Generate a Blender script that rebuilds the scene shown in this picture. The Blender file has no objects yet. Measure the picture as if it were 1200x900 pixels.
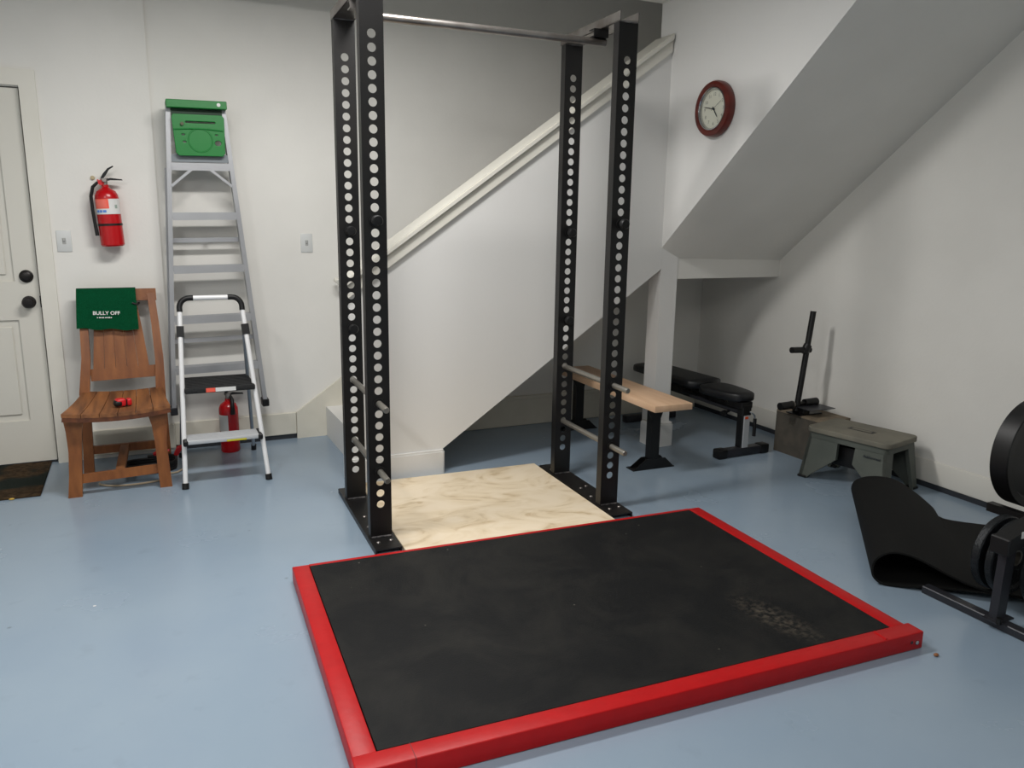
import bpy, bmesh, math, random
from mathutils import Vector, Matrix
PI = math.pi
scene = bpy.context.scene
C = scene.collection
random.seed(4)

# ------------------------------------------------------------------ camera
CAM_H, PITCH, YAW, ROLL, FPX = 1.4124, 0.2074, 0.4394, -0.0156, 922.35
def cam_vec(a, b, f):
    cr, sr = math.cos(ROLL), math.sin(ROLL)
    xr = a*cr + b*sr; up = -a*sr + b*cr
    c, s = math.cos(PITCH), math.sin(PITCH)
    yf = f*c + up*s; zz = -f*s + up*c
    cy, sy = math.cos(YAW), math.sin(YAW)
    return Vector((xr*cy + yf*sy, -xr*sy + yf*cy, zz))
cd = bpy.data.cameras.new('camera'); cam = bpy.data.objects.new('camera', cd); C.objects.link(cam)
R_, U_, F_ = cam_vec(1, 0, 0), cam_vec(0, 1, 0), cam_vec(0, 0, 1)
M = Matrix.Identity(4)
for i in range(3):
    M[i][0] = R_[i]; M[i][1] = U_[i]; M[i][2] = -F_[i]
M[2][3] = CAM_H
cam.matrix_world = M
cd.sensor_width = 36; cd.lens = FPX/1200*36; cd.clip_start = 0.05
scene.camera = cam

# ------------------------------------------------------------------ world, lamps, exposure
w = bpy.data.worlds.new('world'); scene.world = w; w.use_nodes = True
w.node_tree.nodes['Background'].inputs[0].default_value = (0.75, 0.78, 0.82, 1)
w.node_tree.nodes['Background'].inputs[1].default_value = 0.15
def area(name, loc, sx, sy, power, col=(1, 0.96, 0.9)):
    l = bpy.data.lights.new(name, 'AREA'); l.shape = 'RECTANGLE'; l.size = sx; l.size_y = sy
    l.energy = power; l.color = col
    o = bpy.data.objects.new(name, l); o.location = loc; C.objects.link(o)
    return o
area('ceiling_lamp', (0.65, 3.15, 2.70), 1.2, 0.25, 60, (1, 0.98, 0.955))
area('ceiling_lamp', (0.0, -0.2, 2.72), 2.4, 1.2, 38, (1, 0.98, 0.96))
area('ceiling_lamp', (-1.2, 1.2, 2.72), 0.3, 1.2, 46, (1, 0.98, 0.96))
scene.view_settings.view_transform = 'Standard'
scene.view_settings.look = 'None'
scene.view_settings.gamma = 1
scene.view_settings.use_curve_mapping = False
scene.view_settings.exposure = 0.08

# ------------------------------------------------------------------ materials
def lin(c):
    return tuple(((v/255)/12.92 if v/255 <= .04045 else ((v/255+.055)/1.055)**2.4) for v in c)
def mat(name, rgb, rough=.5, metal=0, spec=.5, noise=None, bump=None, rgb2=None, contrast=(.35, .65)):
    m = bpy.data.materials.new(name); m.use_nodes = True
    nt = m.node_tree; b = nt.nodes['Principled BSDF']
    b.inputs['Base Color'].default_value = (*lin(rgb), 1)
    b.inputs['Roughness'].default_value = rough; b.inputs['Metallic'].default_value = metal
    b.inputs['Specular IOR Level'].default_value = spec
    tc = nt.nodes.new('ShaderNodeTexCoord')
    if noise:
        n = nt.nodes.new('ShaderNodeTexNoise'); n.inputs['Scale'].default_value = noise if not isinstance(noise, tuple) else 1
        n.inputs['Detail'].default_value = 6
        if isinstance(noise, tuple):
            mp = nt.nodes.new('ShaderNodeMapping'); mp.inputs['Scale'].default_value = noise
            nt.links.new(tc.outputs['Object'], mp.inputs[0]); nt.links.new(mp.outputs[0], n.inputs['Vector'])
        else: nt.links.new(tc.outputs['Object'], n.inputs['Vector'])
        r = nt.nodes.new('ShaderNodeValToRGB')
        r.color_ramp.elements[0].position = contrast[0]; r.color_ramp.elements[1].position = contrast[1]
        r.color_ramp.elements[0].color = (*lin(rgb), 1)
        r.color_ramp.elements[1].color = (*lin(rgb2 or tuple(min(255, v*1.06) for v in rgb)), 1)
        nt.links.new(n.outputs['Fac'], r.inputs[0]); nt.links.new(r.outputs[0], b.inputs['Base Color'])
    if bump:
        n2 = nt.nodes.new('ShaderNodeTexNoise'); n2.inputs['Scale'].default_value = bump[0]; n2.inputs['Detail'].default_value = 4
        nt.links.new(tc.outputs['Object'], n2.inputs['Vector'])
        bp = nt.nodes.new('ShaderNodeBump'); bp.inputs['Strength'].default_value = bump[1]; bp.inputs['Distance'].default_value = .01
        nt.links.new(n2.outputs['Fac'], bp.inputs['Height']); nt.links.new(bp.outputs[0], b.inputs['Normal'])
    return m
M_wall = mat('wall_paint', (222, 220, 214), .75, spec=.3, noise=2.5, rgb2=(227, 225, 219), bump=(60, .06))
M_wall_sh = mat('wall_paint_satin', (223, 222, 219), .45, spec=.4, bump=(40, .05))
M_trim = mat('trim_paint', (217, 214, 203), .45, noise=3, rgb2=(222, 219, 209))
M_base = mat('baseboard_paint', (207, 203, 189), .55, noise=6, rgb2=(214, 210, 197))
M_door = mat('door_paint', (211, 208, 198), .5)
M_gap = mat('dark_gap', (40, 44, 50), .7)
M_ceil = mat('ceiling_paint', (215, 214, 210), .8)
M_black = mat('black_powder_coat', (11, 11, 12), .45, spec=.4)
M_blackp = mat('black_plastic', (11, 11, 12), .5, spec=.4)
M_rubber = mat('black_rubber', (10, 10, 10), .8, spec=.2, noise=30, rgb2=(14, 14, 13))
M_steel = mat('mill_steel', (12, 12, 13), .42, spec=.45, metal=.0, noise=5, rgb2=(22, 20, 19), bump=(80, .05))
M_rawsteel = mat('raw_steel', (135, 128, 122), .33, metal=.9, noise=9, rgb2=(165, 160, 156))
M_rod = mat('steel_rod', (150, 146, 138), .38, metal=.8)
M_weld = mat('weld_bead', (150, 146, 145), .35, metal=.9, noise=60, rgb2=(90, 88, 90))
M_chrome = mat('chrome', (190, 190, 190), .15, metal=1)
M_alu = mat('brushed_aluminium', (166, 167, 170), .42, metal=.5, noise=4, rgb2=(178, 179, 181))
M_white = mat('white_enamel', (225, 225, 225), .3)
M_green = mat('green_plastic', (5, 116, 43), .42)
M_towel = mat('green_terry', (20, 108, 68), .95, spec=.1, noise=220, rgb2=(14, 90, 55), bump=(400, .5))
M_print = mat('white_print', (215, 222, 215), .8)
M_redpaint = mat('red_gloss_paint', (168, 5, 10), .42, spec=.3, noise=20, rgb2=(176, 7, 12), bump=(50, .05))
M_red = mat('red_enamel', (178, 8, 18), .25)
M_redp = mat('red_plastic', (196, 24, 32), .4)
M_labelw = mat('white_label', (215, 215, 212), .5)
M_labelr = mat('red_label', (235, 92, 72), .5)
M_labelb = mat('blue_label', (80, 130, 205), .5)
M_labely = mat('yellow_label', (190, 180, 40), .5)
M_orange = mat('orange_label', (220, 80, 30), .5)
M_grip = mat('tread_rubber', (18, 19, 20), .8, noise=90, rgb2=(30, 31, 32), bump=(200, .5))
M_iron = mat('cast_iron', (28, 31, 34), .38, metal=.35, bump=(120, .35))
M_bumper = mat('bumper_rubber', (10, 10, 11), .45)
M_vinyl = mat('black_vinyl', (14, 15, 18), .42, bump=(150, .08))
M_grey = mat('grey_steel', (46, 47, 52), .4, metal=.3)
M_silver = mat('silver_paint', (188, 190, 192), .4, metal=.2)
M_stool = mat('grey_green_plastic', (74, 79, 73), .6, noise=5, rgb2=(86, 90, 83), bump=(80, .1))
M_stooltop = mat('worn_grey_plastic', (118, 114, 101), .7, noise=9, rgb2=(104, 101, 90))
M_crate = mat('grey_board', (66, 62, 55), .8, noise=14, rgb2=(80, 74, 65))
M_crate_edge = mat('board_edge', (132, 118, 98), .8, noise=20, rgb2=(110, 98, 82))
M_clockw = mat('clock_mahogany', (104, 32, 20), .3, noise=(3, 3, 30), rgb2=(84, 24, 15))
M_clockf = mat('clock_dial', (218, 218, 202), .5)
M_dark = mat('dark_bronze', (34, 31, 30), .4, metal=.5)
M_plate = mat('switch_plastic', (205, 207, 205), .4)
M_brass = mat('leaf_yellow', (196, 160, 70), .6)
M_nut = mat('brown_shell', (130, 82, 44), .6)

def wood(name, a, b, scale=(3, 40, 40), rough=.5, c=(.3, .7)):
    return mat(name, a, rough, noise=scale, rgb2=b, contrast=c, bump=(60, .08))
M_chairwood = wood('teak', (110, 60, 25), (144, 88, 42), (25, 4, 6), .5)
M_chairwood_d = wood('teak_weathered', (92, 54, 28), (152, 98, 54), (30, 3, 20), .6)
M_benchwood = wood('pine', (206, 168, 134), (222, 187, 154), (22, 2, 10), .5)

def mk_floor():
    m = mat('blue_epoxy_floor', (132, 149, 165), .3, spec=.45, noise=1.6, rgb2=(138, 154, 168))
    nt = m.node_tree; b = nt.nodes['Principled BSDF']
    tc = nt.nodes.new('ShaderNodeTexCoord')
    base = b.inputs['Base Color'].links[0].from_socket
    n = nt.nodes.new('ShaderNodeTexNoise'); n.inputs['Scale'].default_value = 9; n.inputs['Detail'].default_value = 8
    nt.links.new(tc.outputs['Object'], n.inputs['Vector'])
    r = nt.nodes.new('ShaderNodeValToRGB'); r.color_ramp.elements[0].position = .62; r.color_ramp.elements[1].position = .8
    r.color_ramp.elements[0].color = (0, 0, 0, 1); r.color_ramp.elements[1].color = (.45, .45, .45, 1)
    nt.links.new(n.outputs['Fac'], r.inputs[0])
    mx = nt.nodes.new('ShaderNodeMix'); mx.data_type = 'RGBA'
    nt.links.new(r.outputs[0], mx.inputs[0]); nt.links.new(base, mx.inputs[6]); mx.inputs[7].default_value = (*lin((120, 134, 146)), 1)
    # small dark specks
    v = nt.nodes.new('ShaderNodeTexVoronoi'); v.inputs['Scale'].default_value = 3.1
    nt.links.new(tc.outputs['Object'], v.inputs['Vector'])
    r2 = nt.nodes.new('ShaderNodeValToRGB'); r2.color_ramp.elements[0].position = .012; r2.color_ramp.elements[1].position = .03
    r2.color_ramp.elements[0].color = (.6, .6, .6, 1); r2.color_ramp.elements[1].color = (0, 0, 0, 1)
    nt.links.new(v.outputs['Distance'], r2.inputs[0])
    mx2 = nt.nodes.new('ShaderNodeMix'); mx2.data_type = 'RGBA'
    nt.links.new(r2.outputs[0], mx2.inputs[0]); nt.links.new(mx.outputs[2], mx2.inputs[6]); mx2.inputs[7].default_value = (*lin((95, 105, 112)), 1)
    nt.links.new(mx2.outputs[2], b.inputs['Base Color'])
    n3 = nt.nodes.new('ShaderNodeTexNoise'); n3.inputs['Scale'].default_value = 2.2; n3.inputs['Detail'].default_value = 5
    nt.links.new(tc.outputs['Object'], n3.inputs['Vector'])
    mr = nt.nodes.new('ShaderNodeMapRange'); mr.inputs[3].default_value = .15; mr.inputs[4].default_value = .34
    nt.links.new(n3.outputs['Fac'], mr.inputs[0]); nt.links.new(mr.outputs[0], b.inputs['Roughness'])
    return m
M_floor = mk_floor()

def mk_ply():
    m = mat('birch_plywood', (222, 203, 168), .55)
    nt = m.node_tree; b = nt.nodes['Principled BSDF']; tc = nt.nodes.new('ShaderNodeTexCoord')
    mp = nt.nodes.new('ShaderNodeMapping'); mp.inputs['Scale'].default_value = (1.9, 2.9, 1); mp.inputs['Rotation'].default_value = (0, 0, .7)
    n = nt.nodes.new('ShaderNodeTexNoise'); n.inputs['Scale'].default_value = 1.8; n.inputs['Detail'].default_value = 6; n.inputs['Distortion'].default_value = 2.2
    r = nt.nodes.new('ShaderNodeValToRGB'); e = r.color_ramp.elements
    e[0].position = .33; e[0].color = (*lin((196, 174, 140)), 1); e[1].position = .58; e[1].color = (*lin((227, 211, 185)), 1)
    x = e.new(.43); x.color = (*lin((219, 201, 171)), 1)
    nt.links.new(tc.outputs['Object'], mp.inputs[0]); nt.links.new(mp.outputs[0], n.inputs['Vector'])
    nt.links.new(n.outputs['Fac'], r.inputs[0]); nt.links.new(r.outputs[0], b.inputs['Base Color'])
    return m
M_ply = mk_ply()

def mk_doormat():
    m = mat('doormat_coir', (74, 58, 40), .95, spec=.1, noise=42, rgb2=(46, 36, 26), bump=(150, .8))
    nt = m.node_tree; b = nt.nodes['Principled BSDF']; tc = nt.nodes.new('ShaderNodeTexCoord')
    base = b.inputs['Base Color'].links[0].from_socket
    n = nt.nodes.new('ShaderNodeTexNoise'); n.inputs['Scale'].default_value = 3.3; nt.links.new(tc.outputs['Object'], n.inputs['Vector'])
    r = nt.nodes.new('ShaderNodeValToRGB'); r.color_ramp.elements[0].position = .48; r.color_ramp.elements[1].position = .56
    nt.links.new(n.outputs['Fac'], r.inputs[0])
    mx = nt.nodes.new('ShaderNodeMix'); mx.data_type = 'RGBA'; nt.links.new(r.outputs[0], mx.inputs[0])
    nt.links.new(base, mx.inputs[6]); mx.inputs[7].default_value = (*lin((30, 36, 32)), 1)
    nt.links.new(mx.outputs[2], b.inputs['Base Color'])
    return m
M_doormat = mk_doormat()

def mk_deck():
    # worn black rubber with dusty smears and one scuffed patch, in the platform's own coordinates
    m = mat('platform_rubber', (20, 20, 20), .62, spec=.2, bump=(180, .12))
    nt = m.node_tree; b = nt.nodes['Principled BSDF']; tc = nt.nodes.new('ShaderNodeTexCoord')
    n = nt.nodes.new('ShaderNodeTexNoise'); n.inputs['Scale'].default_value = 3.2; n.inputs['Detail'].default_value = 9; n.inputs['Roughness'].default_value = .65; n.inputs['Distortion'].default_value = .6
    nt.links.new(tc.outputs['Object'], n.inputs['Vector'])
    r = nt.nodes.new('ShaderNodeValToRGB'); e = r.color_ramp.elements
    e[0].position = .45; e[0].color = (*lin((13, 14, 15)), 1); e[1].position = .8; e[1].color = (*lin((36, 35, 32)), 1)
    nt.links.new(n.outputs['Fac'], r.inputs[0])
    # patch mask: ellipse
    mp = nt.nodes.new('ShaderNodeMapping'); mp.vector_type = 'TEXTURE'
    mp.inputs['Location'].default_value = (1.515, -1.005, 0); mp.inputs['Rotation'].default_value = (0, 0, -1.36); mp.inputs['Scale'].default_value = (.23, .085, 10)
    nt.links.new(tc.outputs['Object'], mp.inputs[0])
    g = nt.nodes.new('ShaderNodeVectorMath'); g.operation = 'LENGTH'; nt.links.new(mp.outputs[0], g.inputs[0])
    mr = nt.nodes.new('ShaderNodeMapRange'); mr.inputs[1].default_value = 1.0; mr.inputs[2].default_value = .3; nt.links.new(g.outputs['Value'], mr.inputs[0])
    n2 = nt.nodes.new('ShaderNodeTexNoise'); n2.inputs['Scale'].default_value = 48; n2.inputs['Detail'].default_value = 5; nt.links.new(tc.outputs['Object'], n2.inputs['Vector'])
    r2 = nt.nodes.new('ShaderNodeValToRGB'); r2.color_ramp.elements[0].position = .42; r2.color_ramp.elements[1].position = .85
    nt.links.new(n2.outputs['Fac'], r2.inputs[0])
    mu = nt.nodes.new('ShaderNodeMath'); mu.operation = 'MULTIPLY'; nt.links.new(mr.outputs[0], mu.inputs[0]); nt.links.new(r2.outputs[0], mu.inputs[1])
    mx = nt.nodes.new('ShaderNodeMix'); mx.data_type = 'RGBA'; mu2 = nt.nodes.new('ShaderNodeMath'); mu2.operation = 'MULTIPLY'; mu2.inputs[1].default_value = .6; nt.links.new(mu.outputs[0], mu2.inputs[0]); nt.links.new(mu2.outputs[0], mx.inputs[0])
    nt.links.new(r.outputs[0], mx.inputs[6]); mx.inputs[7].default_value = (*lin((112, 102, 88)), 1)
    # light dust specks
    v = nt.nodes.new('ShaderNodeTexVoronoi'); v.inputs['Scale'].default_value = 9; nt.links.new(tc.outputs['Object'], v.inputs['Vector'])
    r3 = nt.nodes.new('ShaderNodeValToRGB'); r3.color_ramp.elements[0].position = .02; r3.color_ramp.elements[1].position = .04
    r3.color_ramp.elements[0].color = (.5, .5, .5, 1); r3.color_ramp.elements[1].color = (0, 0, 0, 1); nt.links.new(v.outputs['Distance'], r3.inputs[0])
    mx2 = nt.nodes.new('ShaderNodeMix'); mx2.data_type = 'RGBA'; nt.links.new(r3.outputs[0], mx2.inputs[0]); nt.links.new(mx.outputs[2], mx2.inputs[6])
    mx2.inputs[7].default_value = (*lin((120, 116, 108)), 1)
    nt.links.new(mx2.outputs[2], b.inputs['Base Color'])
    return m
M_deck = mk_deck()

# ------------------------------------------------------------------ mesh helpers
def nb(): return bmesh.new()
def box(bm, x0, x1, y0, y1, z0, z1, bev=0, seg=2, mtx=None):
    r = bmesh.ops.create_cube(bm, size=1)
    vs = r['verts']
    for v in vs:
        v.co = Vector((x0 if v.co.x < 0 else x1, y0 if v.co.y < 0 else y1, z0 if v.co.z < 0 else z1))
    if bev > 0:
        es = list({e for v in vs for e in v.link_edges})
        rr = bmesh.ops.bevel(bm, geom=es, offset=bev, segments=seg, affect='EDGES', profile=.5)
        vs = list({v for f in rr['faces'] for v in f.verts} | {v for v in vs if v.is_valid})
    if mtx is not None: bmesh.ops.transform(bm, matrix=mtx, verts=[v for v in vs if v.is_valid])
    return bm
def frames(pts):
    pts = [Vector(p) for p in pts]; out = []; up = None
    for i, p in enumerate(pts):
        t = (pts[min(i+1, len(pts)-1)] - pts[max(i-1, 0)]).normalized()
        if up is None:
            up = Vector((0, 0, 1)) if abs(t.z) < .9 else Vector((0, 1, 0))
        n = t.cross(up).normalized(); up = n.cross(t).normalized()
        out.append((p, n, up))
    return out
def pipe(bm, pts, r, seg=12, cap=True, closed=False):
    fr = frames(pts); rings = []
    for i, (p, n, u) in enumerate(fr):
        rr = r[i] if isinstance(r, (list, tuple)) else r
        rings.append([bm.verts.new(p + n*math.cos(2*PI*k/seg)*rr + u*math.sin(2*PI*k/seg)*rr) for k in range(seg)])
    for a, b in zip(rings, rings[1:]):
        for k in range(seg): bm.faces.new((a[k], a[(k+1) % seg], b[(k+1) % seg], b[k]))
    if cap: bm.faces.new(rings[0][::-1]); bm.faces.new(rings[-1])
    return bm
def beam(bm, pts, wx, wy, side=Vector((1, 0, 0))):
    """rectangular bar along pts: wx across 'side', wy across the third direction"""
    pts = [Vector(p) for p in pts]; rings = []
    for i, p in enumerate(pts):
        t = (pts[min(i+1, len(pts)-1)] - pts[max(i-1, 0)]).normalized()
        s = (side - t*side.dot(t)).normalized(); u = t.cross(s)
        a = wx[i] if isinstance(wx, (list, tuple)) else wx; b = wy[i] if isinstance(wy, (list, tuple)) else wy
        rings.append([bm.verts.new(p + s*a/2*c + u*b/2*d) for c, d in ((-1, -1), (1, -1), (1, 1), (-1, 1))])
    for a, b in zip(rings, rings[1:]):
        for k in range(4): bm.faces.new((a[k], a[(k+1) % 4], b[(k+1) % 4], b[k]))
    bm.faces.new(rings[0][::-1]); bm.faces.new(rings[-1])
    return bm
def prism(bm, poly, axis, a, b):
    """poly: 2D points. axis 'x': (y,z); 'y': (x,z); 'z': (x,y)"""
    def P(p, t):
        return (t, p[0], p[1]) if axis == 'x' else ((p[0], t, p[1]) if axis == 'y' else (p[0], p[1], t))
    A = [bm.verts.new(P(p, a)) for p in poly]; B = [bm.verts.new(P(p, b)) for p in poly]
    n = len(poly)
    for k in range(n): bm.faces.new((A[k], A[(k+1) % n], B[(k+1) % n], B[k]))
    bm.faces.new(A[::-1]); bm.faces.new(B)
    return bm
def lathe(bm, prof, seg=32, mtx=None):
    """prof: (r, h) about +Z"""
    rings = []
    for r, h in prof:
        if r < 1e-5: rings.append([bm.verts.new((0, 0, h))])
        else: rings.append([bm.verts.new((r*math.cos(2*PI*k/seg), r*math.sin(2*PI*k/seg), h)) for k in range(seg)])
    for a, b in zip(rings, rings[1:]):
        if len(a) == 1 and len(b) == 1: continue
        for k in range(seg):
            k2 = (k+1) % seg
            if len(a) == 1: bm.faces.new((a[0], b[k2], b[k]))
            elif len(b) == 1: bm.faces.new((a[k], a[k2], b[0]))
            else: bm.faces.new((a[k], a[k2], b[k2], b[k]))
    if mtx is not None: bmesh.ops.transform(bm, matrix=mtx, verts=[v for r in rings for v in r])
    return bm
def patch(bm, r, a0, a1, z0, z1, cx=0, cy=0, n=14, t=.0012):
    A = []
    for i in range(n+1):
        a = a0 + (a1-a0)*i/n
        A.append([bm.verts.new((cx+q*math.cos(a), cy+q*math.sin(a), z)) for q, z in ((r, z0), (r+t, z0), (r+t, z1), (r, z1))])
    for p, q in zip(A, A[1:]):
        for k in range(4): bm.faces.new((p[k], p[(k+1) % 4], q[(k+1) % 4], q[k]))
    bm.faces.new(A[0]); bm.faces.new(A[-1][::-1])
    return bm
def obj(name, bm, m, parent=None, loc=None, rot=None, angle=35):
    me = bpy.data.meshes.new(name)
    if isinstance(bm, bmesh.types.BMesh):
        bmesh.ops.recalc_face_normals(bm, faces=bm.faces[:]); bm.to_mesh(me); bm.free()
    else: me = bm; me.name = name
    for p in me.polygons: p.use_smooth = True
    me.set_sharp_from_angle(angle=math.radians(angle))
    me.materials.clear(); me.materials.append(m)
    o = bpy.data.objects.new(name, me); C.objects.link(o)
    if parent: o.parent = parent
    if loc: o.location = loc
    if rot: o.rotation_euler = rot
    return o
def thing(name, label, cat, loc=(0, 0, 0), rz=0, group=None):
    o = bpy.data.objects.new(name, None); C.objects.link(o); o.empty_display_size = .05
    o.location = loc; o.rotation_euler = (0, 0, rz); o['label'] = label; o['category'] = cat
    if group: o['group'] = group
    return o
def tag(o, label, cat, group=None):
    o['label'] = label; o['category'] = cat
    if group: o['group'] = group
    return o
def struct(name, bm, m, parent=None, **k):
    o = obj(name, bm, m, parent, **k)
    if not parent: o['kind'] = 'structure'
    return o
def flat(splines, depth, bevel=0):
    """filled flat outline with holes, in XY, thickness along Z (centred) -> mesh"""
    cu = bpy.data.curves.new('outline', 'CURVE'); cu.dimensions = '2D'; cu.fill_mode = 'BOTH'; cu.extrude = depth/2 - bevel
    cu.bevel_depth = bevel
    for s in splines:
        sp = cu.splines.new('POLY'); sp.points.add(len(s)-1)
        for p, c in zip(sp.points, s): p.co = (c[0], c[1], 0, 1)
        sp.use_cyclic_u = True
    o = bpy.data.objects.new('outline', cu); C.objects.link(o)
    me = bpy.data.meshes.new_from_object(o.evaluated_get(bpy.context.evaluated_depsgraph_get()))
    bpy.data.objects.remove(o); bpy.data.curves.remove(cu)
    return me
def text_mesh(s, size, depth=.0006, bold=0, align='CENTER', shear=0, space=1):
    cu = bpy.data.curves.new('lettering', 'FONT'); cu.body = s; cu.size = size; cu.extrude = depth; cu.align_x = align; cu.align_y = 'CENTER'
    cu.offset = bold; cu.shear = shear; cu.space_character = space; cu.resolution_u = 3
    o = bpy.data.objects.new('lettering', cu); C.objects.link(o)
    me = bpy.data.meshes.new_from_object(o.evaluated_get(bpy.context.evaluated_depsgraph_get()))
    bpy.data.objects.remove(o); bpy.data.curves.remove(cu)
    return me
def circ(cx, cy, rx, ry=None, n=20):
    ry = ry or rx
    return [(cx+rx*math.cos(2*PI*k/n), cy+ry*math.sin(2*PI*k/n)) for k in range(n)]
def rrect(x0, x1, y0, y1, r, n=5):
    out = []
    for cx, cy, a in ((x1-r, y1-r, 0), (x0+r, y1-r, PI/2), (x0+r, y0+r, PI), (x1-r, y0+r, 1.5*PI)):
        out += [(cx+r*math.cos(a+PI/2*k/n), cy+r*math.sin(a+PI/2*k/n)) for k in range(n+1)]
    return out
ROT_XZ = Matrix(((1, 0, 0, 0), (0, 0, -1, 0), (0, 1, 0, 0), (0, 0, 0, 1)))   # XY plane stood up facing -Y

# ------------------------------------------------------------------ THE ROOM
YD, YB, YC, YS, XW, CZ = 5.02, 5.045, 4.80, 4.017, 3.834, 2.75
XC = 2.881                                    # plane of the clock wall
XL, YF = -2.6, -2.6
struct('floor', box(nb(), XL, XW+.1, YF, 5.3, -.1, 0), M_floor)
struct('ceiling', box(nb(), XL, XW+.1, YF, YS+.12, CZ, CZ+.1), M_ceil)
struct('trim_header', box(nb(), XL, XC, YS, YS+.12, 2.655, 3.6), M_wall)
struct('ceiling_stairwell', box(nb(), XL, XW+.1, YS, 5.3, 3.6, 3.7), M_ceil)
DX1 = -.513; DX0 = DX1 - .82
bm = nb()
prism(bm, [(XL, 0), (DX0, 0), (DX0, 2.045), (DX1+.012, 2.045), (DX1+.012, 0), (.113, 0), (.113, 3.6), (XL, 3.6)], 'y', YD, 5.3)
struct('wall_back_left', bm, M_wall)
struct('wall_back', box(nb(), .113, XW+.1, YB, 5.3, 0, 3.6), M_wall)
struct('wall_left', box(nb(), XL-.1, XL, YF, 5.3, 0, 3.6), M_wall)
struct('wall_front', box(nb(), XL, XW+.1, YF-.1, YF, 0, CZ), M_wall)
struct('wall_right', box(nb(), XW, XW+.1, YF, 5.3, 0, 3.6), M_wall)
struct('wall_under_stairs', box(nb(), 1.45, XW, YC, YB, 0, 1.06), M_wall)

# door with its panels
d = bpy.data.objects.new('door_1', None); C.objects.link(d); d['kind'] = 'structure'; d.location = (DX0, YD+.02, 0)
DW = DX1-DX0
def panel_door():
    bm = nb()
    box(bm, .004, DW-.004, .012, .05, .014, 2.04)
    rows = ((.255, .825), (1.035, 1.93)); cols = ((.115, .375), (.445, .705))
    zs = [.014, .255, .825, 1.035, 1.93, 2.04]; xs = [.004, .115, .375, .445, .705, DW-.004]
    # stiles and rails
    for a, b in ((0, 1), (2, 3), (4, 5)): box(bm, xs[a], xs[b], 0, .014, .014, 2.04)
    for a, b in ((0, 1), (2, 3), (4, 5)):
        box(bm, xs[1], xs[2], .0, .014, zs[a], zs[b]); box(bm, xs[3], xs[4], .0, .014, zs[a], zs[b])
    for z0, z1 in rows:
        for x0, x1 in cols: box(bm, x0+.035, x1-.035, .002, .014, z0+.035, z1-.035, .006, 1)
    return bm
obj('door_leaf', panel_door(), M_door, d)
for nm, z in (('door_knob', .922), ('deadbolt', 1.063)):
    bm = nb(); k = Matrix.Translation((DW-.058, 0, z)) @ Matrix.Rotation(PI/2, 4, 'X')
    lathe(bm, [(0, 0), (.034, 0), (.034, .006), (.014, .01), (.012, .03), (.027, .036), (.031, .05), (.025, .062), (0, .066)] if nm == 'door_knob'
          else [(0, 0), (.034, 0), (.034, .008), (.028, .012), (.026, .022), (.02, .026), (0, .027)], 28, k)
    obj(nm, bm, M_dark, d)
obj('latch_plate', box(nb(), DW-.006, DW+.002, -.002, .012, .89, .955), M_dark, d)
obj('sweep', box(nb(), .004, DW-.004, .0, .05, 0, .014), M_gap, d)
bm = nb()
cw = .082
prism(bm, [(DX1+.004, 0), (DX1+cw, 0), (DX1+cw, 2.05+cw), (DX0-cw, 2.05+cw), (DX0-cw, 0), (DX0-.004, 0), (DX0-.004, 2.05), (DX1+.004, 2.05)], 'y', YD-.016, YD+.04)
struct('trim_1', bm, M_trim)
# baseboards
struct('baseboard_back', box(nb(), .113, .836, YB-.016, YB, .03, .172, .004, 1), M_base)
struct('baseboard_back_gap', box(nb(), .113, .836, YB-.006, YB, .0, .03), M_gap)
struct('baseboard_left', box(nb(), DX1+cw, .113, YD-.016, YD, .02, .172, .004, 1), M_base)
bm = nb(); prism(bm, [(.836, 0), (1.02, 0), (2.86, 1.29), (2.86, 1.58), (.838, .172)], 'y', YB-.02, YB)
struct('trim_2', bm, M_base)                  # skirt board climbing the back wall beside the stairs
struct('baseboard_under_stairs', box(nb(), 1.45, XW-.016, YC-.016, YC, .0, .205, .004, 1), M_base)
struct('trim_3', box(nb(), 1.45, XW-.02, YC-.024, YC, .185, .21, .004, 1), M_base)
struct('baseboard_right', box(nb(), XW-.007, XW, YF, YC, .03, .155, .005, 3), mat('baseboard_white', (221, 218, 209), .6))
struct('baseboard_right_gap', box(nb(), XW-.006, XW, YF, YC, 0, .03), M_gap)

# lower flight: steps, side wall, cap
bm = nb(); poly = []; x = 1.026; z = 0.0
RI, RU = .180, .2539
poly.append((x, 0)); zt = .195
for i in range(8):
    poly.append((x, zt)); 
    if i < 7: poly.append((x+RU, zt))
    x += RU; zt += RI
xe = XW
poly += [(xe, zt-RI), (xe, 1.06), (2.80, 1.06), (1.46, .135), (1.30, 0)]
prism(bm, poly, 'y', YS+.12, YB-.02)
struct('staircase', bm, M_wall_sh)
bm = nb()
prism(bm, [(.955, 0), (1.455, 0), (1.455, .133), (2.886, 1.124), (XC, 2.38), (XC-.02, 2.38), (.955, 1.02)], 'y', YS, YS+.12)
struct('wall_stair', bm, M_wall_sh)
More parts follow.
